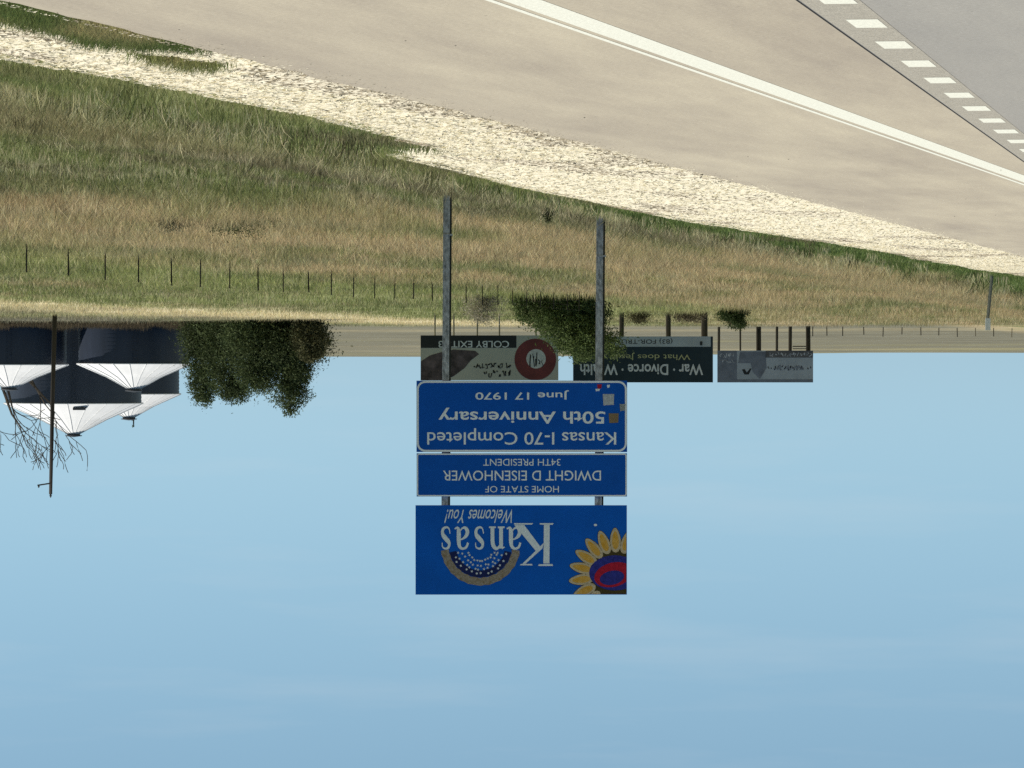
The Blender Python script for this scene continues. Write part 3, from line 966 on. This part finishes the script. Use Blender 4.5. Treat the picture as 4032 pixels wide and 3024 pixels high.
# 3: grey board
c3 = lambda X: 2800 + X * .18987
r3 = lambda Y: 1240 + Y * .18987
Y3 = 582.0
b3, f3 = board('pale grey billboard with dark side column standing on thick dark timber legs', c3(130), c3(2115), r3(740), r3(1400), Y3, M_greyv,
               [(c3(158), 1.0), (c3(612), .7), (c3(965), 1.0), (c3(1018), 1.0), (c3(1365), 1.0), (c3(1640), 1.35), (c3(2000), 1.0), (c3(2045), 1.0)], M_wood, .14)
lay(f3, c3(130), c3(535), r3(740), r3(1400), Y3, 1, M_greyd)
lay(f3, c3(1130), c3(2115), r3(740), r3(885), Y3, 1, M_greyb)
lay(f3, c3(535), c3(2115), r3(1335), r3(1400), Y3, 1, M_greyd)
marks(f3, c3(180), c3(470), r3(790), r3(890), Y3, M_print_w, 6, 21, .07)
marks(f3, c3(180), c3(470), r3(920), r3(1000), Y3, M_print_w, 7, 22, .05)
marks(f3, c3(1180), c3(2090), r3(775), r3(865), Y3, M_print_w, 14, 23, .08)
marks(f3, c3(1310), c3(1920), r3(1035), r3(1150), Y3, M_greyd, 12, 24, .12)
marks(f3, c3(1170), c3(1255), r3(1070), r3(1115), Y3, M_print_k, 2, 25, .07)
marks(f3, c3(2000), c3(2095), r3(1075), r3(1130), Y3, M_print_k, 2, 26, .07)
for P, m in (([(600, 760), (1130, 760), (1150, 1100), (1010, 1330), (860, 1180), (820, 1000), (560, 1000)], M_greyd), ([(640, 1130), (840, 1110), (780, 1235), (690, 1235)], M_print_k), ([(690, 1110), (800, 1120), (740, 1190)], M_greyv)):
    q = [pt(c3(u), r3(v), Y3) for u, v in P]
    MB().poly([(w.x, Y3 - (.012 if m is M_greyd else .02 if m is M_print_k else .03), w.z) for w in q]).build('printed_picture', m, f3)
a, b = pt(c3(1965), r3(640), Y3), pt(c3(1690), r3(712), Y3)
MB().box(a.x, b.x, Y3 - .5, Y3 + .1, a.z, a.z + .12).box(a.x, b.x, Y3 - .5, Y3 - .44, b.z - .1, b.z).build('catwalk', M_wood, b3)

# ------------------------------------------------------------------ grain bins
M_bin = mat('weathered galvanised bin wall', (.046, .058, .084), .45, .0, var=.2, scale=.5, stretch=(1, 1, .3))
M_roof = mat('white galvanised bin roof', (.80, .80, .79), .45, .0, var=.06, scale=.6)
M_rib = mat('roof seam', (.56, .57, .57), .6)
M_dark = mat('dark roof fitting', (.05, .055, .06), .6)
def grain_bin(label, cx, cy, r, eave, apex, over=.25, nrib=22, hatch=None):
    g = gz(cx, cy)
    root = empty('grain_bin', (cx, cy, g))
    tag(root, label, 'grain bin', 'grain bins beside the dark trees')
    prof = []
    z = g - .3
    k = 0
    while z < eave:
        prof.append((r + (.045 if k % 2 else 0), z)); z += .19; k += 1
    prof.append((r, eave))
    MB().lathe(cx, cy, prof, 72).build('wall', M_bin, root, True)
    rc = .62
    zc = apex - .25
    roof = MB().lathe(cx, cy, [(r - .05, eave - .02), (r + over, eave - .10), (r + over, eave - .02), (r * .5, eave + (zc - eave) * .52), (rc, zc)], 44).build('roof', M_roof, root)
    for i in range(nrib):
        a = 2 * math.pi * (i + .5) / nrib
        ca, sa = math.cos(a), math.sin(a)
        MB().tube([(cx + (r + over) * ca, cy + (r + over) * sa, eave), (cx + r * .5 * ca, cy + r * .5 * sa, eave + (zc - eave) * .52 + .03), (cx + rc * ca, cy + rc * sa, zc + .02)], .035, 4).build('roof_rib', M_rib, roof)
    MB().lathe(cx, cy, [(rc + .05, zc - .03), (rc + .05, zc + .16), (rc + .25, zc + .16), (rc + .22, zc + .24), (.02, apex + .1)], 20).build('roof_cap', M_dark, root)
    if hatch is not None:
        a = hatch; ca, sa = math.cos(a), math.sin(a)
        p0 = Vector((cx + r * .92 * ca, cy + r * .92 * sa, eave + (zc - eave) * .08 + .1))
        MB().box(p0.x - .62, p0.x + .62, p0.y - .3, p0.y + .3, p0.z, p0.z + .24).build('roof_hatch', M_dark, roof)
    a = R(-95)
    lx, ly = cx + (r + .12) * math.cos(a), cy + (r + .12) * math.sin(a)
    mb = MB()
    for d in (-.22, .22):
        mb.tube([(lx + d, ly, g), (lx + d, ly, eave)], .025, 4)
    for z in np.arange(g + .4, eave, .4):
        mb.tube([(lx - .22, ly, z), (lx + .22, ly, z)], .02, 4)
    mb.build('ladder', M_bin, root)
zx = lambda X, y: (2016 - X * .6103) / F * y
zz_ = lambda Y, y: EYE + (1150 + Y * .6103 - HOR) / F * y
grain_bin('low dark steel grain bin with a white cone roof next to the dark trees', zx(865, 490), 490, 355 * .6103 / F * 490, zz_(466, 490), zz_(640, 490))
grain_bin('low dark steel grain bin with a white cone roof behind the utility pole', zx(62, 490), 490, 365 * .6103 / F * 490, zz_(472, 490), zz_(632, 490))
grain_bin('tall dark grain bin rising behind the two low bins, with a roof hatch', zx(475, 516), 516, 435 * .6103 / F * 516, zz_(720, 516), zz_(930, 516), hatch=R(-100))
grain_bin('tall grain bin mostly hidden behind the others, its roof edge meeting the trees', zx(832, 536), 536, 322 * .6103 / F * 536, zz_(660, 536), zz_(822, 536))

# ------------------------------------------------------------------ trees and shrubs
M_leaf = attr_mat('leaves', .8, .25)
M_bark = mat('grey brown bark', (.075, .06, .045), .95, var=.4, scale=5, stretch=(1, 1, .2))

def crown_tris(clumps, n, size, c_lo, c_hi, seed, droop=0.0):
    """clumps: list of (x,y,z,rx,ry,rz)"""
    g = np.random.default_rng(seed)
    cl = np.array(clumps, float)
    vol = cl[:, 3] * cl[:, 4] * cl[:, 5]
    vol = vol ** .75
    w = g.choice(len(cl), n, p=vol / vol.sum())
    d = g.normal(size=(n, 3)); d /= np.linalg.norm(d, axis=1)[:, None]
    r = g.random(n) ** .42
    r = r * (1 + .20 * np.abs(g.normal(size=n)) ** 1.5)
    P = cl[w, :3] + d * r[:, None] * cl[w, 3:]
    sub = fbm(P[:, 0] * 1.1 + P[:, 1] * .7, P[:, 2] * 1.3, 3)
    keep = sub > .27
    P, w, sub = P[keep], w[keep], sub[keep]
    n = len(P)
    u = g.normal(size=(n, 3)); u[:, 2] -= droop; u /= np.linalg.norm(u, axis=1)[:, None]
    v = np.cross(u, g.normal(size=(n, 3))); v /= np.linalg.norm(v, axis=1)[:, None]
    s = size * g.uniform(.5, 1.5, n)[:, None]
    V = np.stack([P - u * s, P + u * s, P + v * s * .62], 1)
    hue = g.random(n)[:, None]
    per = g.random(len(cl))[w][:, None]
    C = np.array(c_lo) * (1 - hue) + np.array(c_hi) * hue
    C = C * (.75 + .5 * per)
    return V, C

def tree(name, label, cat, base, clumps, n, size, c_lo, c_hi, seed, trunk_r=.12, group=None, droop=0, limbs=5):
    bx, by = base
    g = gz(bx, by)
    root = empty(name, (bx, by, g))
    tag(root, label, cat, group)
    cl = [(bx + a, by + b, g + c, rx, ry, rz) for a, b, c, rx, ry, rz in clumps]
    V, C = crown_tris(cl, n, size, c_lo, c_hi, seed, droop)
    tri_mesh('crown', V, C, M_leaf, root)
    rr = random.Random(seed)
    mb = MB()
    top = max(c[2] for c in cl)
    mb.tube([(bx, by, g - .3), (bx + rr.uniform(-.1, .1), by, g + (top - g) * .5), (bx + rr.uniform(-.2, .2), by, top)], [trunk_r * 1.2, trunk_r * .8, trunk_r * .25], 7)
    for c in rr.sample(cl, min(limbs, len(cl))):
        z0 = g + (c[2] - g) * .45
        mb.tube([(bx, by, z0), ((bx + c[0]) / 2, (by + c[1]) / 2, (z0 + c[2]) / 2 + .1), (c[0], c[1], c[2])], [trunk_r * .5, trunk_r * .35, trunk_r * .12], 5)
    mb.build('trunk', M_bark, root)
    return root

def blob_crown(w, h, n, seed, z0=.2, shape='round'):
    rr = random.Random(seed); out = []
    for k in range(n):
        t = (k + .5) / n
        if shape == 'cone':
            z = z0 + (h - z0) * t ** .85 * .96
            lim = w * (1 - t) ** .75 + .12 * w
        else:
            z = z0 + (h - z0) * t
            lim = w * math.sqrt(max(.08, 1 - (2 * t - .75) ** 2 * .8))
        a = rr.uniform(0, 6.28); r = lim * rr.uniform(.1, .72)
        s = rr.uniform(.34, .56) * w * (1.1 - (.92 if shape == 'cone' else .45) * t)
        out.append((r * math.cos(a), r * math.sin(a), min(z, h - s * .6), s * 1.1, s * 1.1, s * rr.uniform(.7, 1.0)))
    return out

DK_LO, DK_HI = (.036, .056, .022), (.118, .148, .060)
ry = 470.0
def rowtree(Xd, topd, halfw, shape, seed, label, n=9000, lo=DK_LO, hi=DK_HI, y=ry, k=34):
    x = (2016 - Xd * 1.8228) / F * y
    h = EYE + (topd * 1.8228 - HOR) / F * y - gz(x, y)
    tree('tree', label, 'tree', (x, y), blob_crown(halfw * 1.8228 / F * y, h, k, seed, .3, shape), int(n * 1.7), .135, lo, hi, seed, .18, 'dark trees beside the grain bins')
rowtree(628, 908, 92, 'cone', 3, 'tallest pointed dark evergreen at the open end of the tree row', 26000, k=64)
rowtree(562, 842, 84, 'round', 4, 'low rounded dark tree beside the tallest evergreen', 15000, k=44)
rowtree(500, 864, 74, 'round', 5, 'dark tree with ragged top in the middle of the tree row', 15000, y=474, k=44)
rowtree(440, 874, 56, 'round', 6, 'dark tree standing against the side of the grain bins', 12000, y=478, k=40)
rowtree(668, 780, 46, 'round', 8, 'low brown tipped shrubby tree at the foot of the tallest evergreen', 7000, (.045, .052, .022), (.14, .135, .065), y=466, k=22)
rowtree(288, 936, 20, 'cone', 9, 'small leafy tree top showing above the bin roofs', 1800, y=575, k=14)

# the tree behind the left post of the sign
ty = 284.0
tx_ = (2016 - 1212 * 1.8228) / F * ty
tg = gz(tx_, ty)
cl = []
rr = random.Random(12)
for k in range(64):
    v = rr.random() ** .9
    half = 3.0 * (1 - v) + 1.5 * v
    x = .35 - 2.1 * v ** 1.2 + rr.uniform(-1, 1) * half * .85
    cl.append((x, rr.uniform(-1.2, 1.2), .30 + v * 3.0, rr.uniform(.55, .95), rr.uniform(.55, .9), rr.uniform(.45, .75)))
tree('tree', 'bushy green tree with a shaded side growing in front of the billboards', 'tree', (tx_, ty), cl, 44000, .085, (.046, .072, .022), (.150, .195, .068), 12, .14, None, 0, 10)
# dry grey brush beside it
def brush(name, label, cat, Xd, y, w, h, n, size, lo, hi, seed, group=None, k=14):
    x = (2016 - Xd * 1.8228) / F * y
    tree(name, label, cat, (x, y), blob_crown(w, h, k, seed, .1), n, size, lo, hi, seed, .03, group, -.8, 6)
brush('dry_shrub', 'dry grey brown shrub beside the bushy green tree near a sign post', 'shrub', 1048, 282, 1.5, 1.7, 7000, .055, (.22, .20, .14), (.42, .38, .28), 31)
brush('shrub', 'small round dark green shrub near the grey billboard', 'shrub', 1588, 372, 1.25, 1.5, 11000, .08, (.028, .050, .014), (.075, .105, .035), 32)
brush('shrub', 'dark brown shrub under the dark teal billboard beside its thick leg', 'shrub', 1488, 398, 1.5, .75, 3600, .07, (.05, .045, .025), (.16, .13, .08), 33)
brush('shrub', 'low olive shrub under the dark teal billboard near the bushy tree', 'shrub', 1378, 396, 1.3, .9, 3200, .07, (.05, .05, .02), (.14, .12, .06), 34)
brush('weed_clump', 'bluish green weed clump in the ditch below the near fence posts', 'weeds', 375, 121, .55, .55, 2200, .028, (.06, .065, .04), (.15, .15, .085), 35)
brush('weed_clump', 'broad dark green weed clump between the fence and the sign post', 'weeds', 505, 124, .95, .50, 3000, .03, (.04, .055, .022), (.11, .13, .05), 36)
brush('weed_clump', 'olive weed tuft beside the broad dark weed clump', 'weeds', 588, 118, .5, .45, 1600, .03, (.07, .08, .025), (.19, .19, .08), 37)
brush('weed_clump', 'small dark weed by the grass edge between the two sign posts', 'weeds', 1185, 84, .16, .34, 500, .018, (.025, .035, .012), (.07, .085, .03), 38)

# bare tree at the edge of the bins
bt_y = 506.0
btx = 45.1
bare = empty('bare_tree', (btx + 5.2, 500, gz(btx + 5.2, 500)))
tag(bare, 'leafless tree spreading bare twigs over the bin roofs', 'tree')
mb_t, mb_b = MB(), MB()
rr = random.Random(5)
def grow(mb, p, d, ln, r, depth):
    pts = [p]; rad = [r]
    q = p.copy(); dd = d.copy()
    for k in range(4):
        dd = (dd + Vector((rr.gauss(0, .16), rr.gauss(0, .16), rr.gauss(.03, .12)))).normalized()
        q = q + dd * ln / 4
        pts.append(q.copy()); rad.append(max(.034, r * (1 - .12 * (k + 1))))
    mb.tube(pts, rad, 5 if depth else 8, False)
    if depth >= 4: return
    for i in range(2 if depth < 1 else rr.choice((2, 3, 3))):
        ax = Vector((rr.gauss(0, 1), rr.gauss(0, 1), rr.gauss(0, .5))).normalized()
        nd = (dd + ax * rr.uniform(.45, .85)).normalized()
        start = pts[rr.choice((2, 3, 4))] if i else pts[-1]
        grow(mb_b, start, nd, ln * rr.uniform(.62, .82), rad[-1] * .76, depth + 1)
b0 = Vector((btx + 5.2, 500, gz(btx + 5.2, 500) - .3))
grow(mb_t, b0, Vector((-.02, .02, 1)).normalized(), 6.6, .36, 0)
for k in range(3):
    grow(mb_b, b0 + Vector((-.1, .1, 5.0 + .8 * k)), Vector(((-.28, .7, -.1)[k], .1, .8)).normalized(), 3.9, .17, 1)
mb_t.build('trunk', M_bark, bare)
mb_b.build('branches', M_bark, bare)

# ------------------------------------------------------------------ utility pole
up_y = 400.0
ux = (2016 - 214) / F * up_y
ug = gz(ux, up_y)
M_pole = mat('dark brown creosote pole', (.045, .038, .032), .9, var=.35, scale=4, stretch=(1, 1, .15))
pole = tag(empty('utility_pole', (ux, up_y, ug)), 'tall dark wooden utility pole in front of the grain bins', 'utility pole')
topz = pt(200, 1946, up_y).z
xt = (2016 - 199) / F * up_y
MB().tube([(ux - .06, up_y, ug - .6), ((ux + xt) / 2, up_y, (ug + topz) / 2), (xt, up_y, topz)], [.19, .165, .13], 10).build('pole', M_pole, pole, True)
q0, q1 = pt(190, 1903, up_y), pt(148, 1905, up_y)
MB().tube([(xt, up_y - .15, q0.z), (q1.x, up_y - .15, q1.z + .12)], .06, 5).build('crossarm', M_pole, pole)
MB().lathe(q1.x - .1, up_y - .15, [(.03, q1.z + .1), (.08, q1.z + .2), (.03, q1.z + .32)], 8).build('insulator', M_dark, pole)
MB().lathe(xt, up_y, [(.04, topz - .05), (.10, topz + .1), (.03, topz + .28)], 8).build('insulator', M_dark, pole)

# ------------------------------------------------------------------ roadside marker post
dx0, dx1 = pt(3907, 1034, 104), pt(3885, 1298, 104)
mk = tag(empty('marker_post', (dx0.x, 104, gz(dx0.x, 104))), 'leaning thin grey roadside marker post with a white top at the gravel edge', 'marker post')
gb = gz(dx0.x, 104)
def along(t): return Vector((dx0.x + (dx1.x - dx0.x) * t, 104, gb + (dx1.z - gb) * t))
mb = MB()
mb.tube([along(-.15), along(1.0)], .034, 4)
mb.build('post', mat('weathered green grey steel', (.13, .135, .115), .7, .3, var=.3, scale=10), mk)
a, b = along(.80), along(1.01)
MB().poly([(a.x - .045, 103.95, a.z), (a.x + .045, 103.95, a.z), (b.x + .045, 103.95, b.z), (b.x - .045, 103.95, b.z)]).box(0, 0, 0, 0, 0, 0).build('reflector', mat('white reflector', (.62, .62, .60), .6), mk) if False else \
MB().box(a.x - .05, a.x + .055, 103.93, 103.962, a.z, b.z).build('reflector', mat('white reflector', (.62, .62, .60), .6), mk)

# ------------------------------------------------------------------ wire fences
M_tpost = mat('dark rusty steel fence post', (.035, .032, .026), .8, .2, var=.4, scale=9)
M_wire = mat('rusty fence wire', (.10, .085, .07), .8, .3)
fx = [118, 296, 458, 603, 745, 875, 1002, 1122, 1234, 1342, 1443, 1542, 1634, 1721, 1803, 1881, 1957, 2030, 2100, 2168, 2233, 2296, 2356, 2414, 2470, 2524]
fence = tag(empty('wire_fence', (14, 150, gz(14, 150))), 'dark steel post and wire fence crossing the grass behind the blue sign', 'fence')
tops = []
rr = random.Random(3)
pos = []
for X in fx:
    t = (2016 - .904 * X) / F
    y = 37.4 / (t + .1543)
    pos.append((t * y, y))
d0 = (pos[0][0] - pos[1][0], pos[0][1] - pos[1][1])
pos = [(pos[0][0] + d0[0] * k, pos[0][1] + d0[1] * k) for k in (3, 2, 1)] + pos
for x, y in pos:
    g = gz(x, y); h = rr.uniform(1.13, 1.24); ln = rr.uniform(-.03, .03)
    mb = MB()
    mb.tube([(x, y, g - .4), (x + ln, y, g + h)], .024, 5)
    mb.box(x - .006, x + .006, y - .045, y, g + .05, g + h - .1)
    mb.build('fence_post', M_tpost, fence)
    tops.append((x + ln, y, g, h))
for f in (.32, .55, .77, .97):
    MB().tube([(x, y - .03, g + h * f) for x, y, g, h in tops], .002, 3).build('wire', M_wire, fence)

ff = tag(empty('wire_fence', (-38, 600, gz(-38, 600))), 'far line of small fence posts at the foot of the grey field', 'fence')
tops = []
for k, Xs in enumerate([3200, 3255, 3318, 3400, 3478, 3552, 3625, 3697, 3768, 3840, 3912, 3985, 4060]):
    y = 590 + 6 * k
    x = (2016 - Xs) / F * y; g = gz(x, y); h = rr.uniform(.85, 1.2)
    MB().tube([(x, y, g - .3), (x + rr.uniform(-.05, .05), y, g + h)], .06, 5).build('fence_post', M_wood if k not in (9, 11) else M_wood2, ff)
    tops.append((x, y, g, h))
for f in (.45, .9):
    MB().tube([(x, y - .07, g + h * f) for x, y, g, h in tops], .004, 3).build('wire', M_wire, ff)

# dark weeds fringing the foot of the bins
n = 9000
x = rng.uniform(24, 64, n); y = 482 + rng.random(n) * 3 - .02 * (x - 40)
k = fbm(x * .5, y * .2, 3) > .35
x, y = x[k], y[k]
cc = lerp(np.tile(np.array([.09, .075, .05]), (len(x), 1)), np.array([.22, .18, .12]), rng.random(len(x)))
V, C = blades(x, y, .45 + .9 * fbm(x * .8, y, 3) ** 2, np.full(len(x), .06), cc, 3, np.full(len(x), .3), .5, 1)
tag(tri_mesh('bin_weeds', V, C, M_grass), 'brown weeds fringing the foot of the grain bins', 'weeds', kind='stuff')
scene.render.film_transparent = False
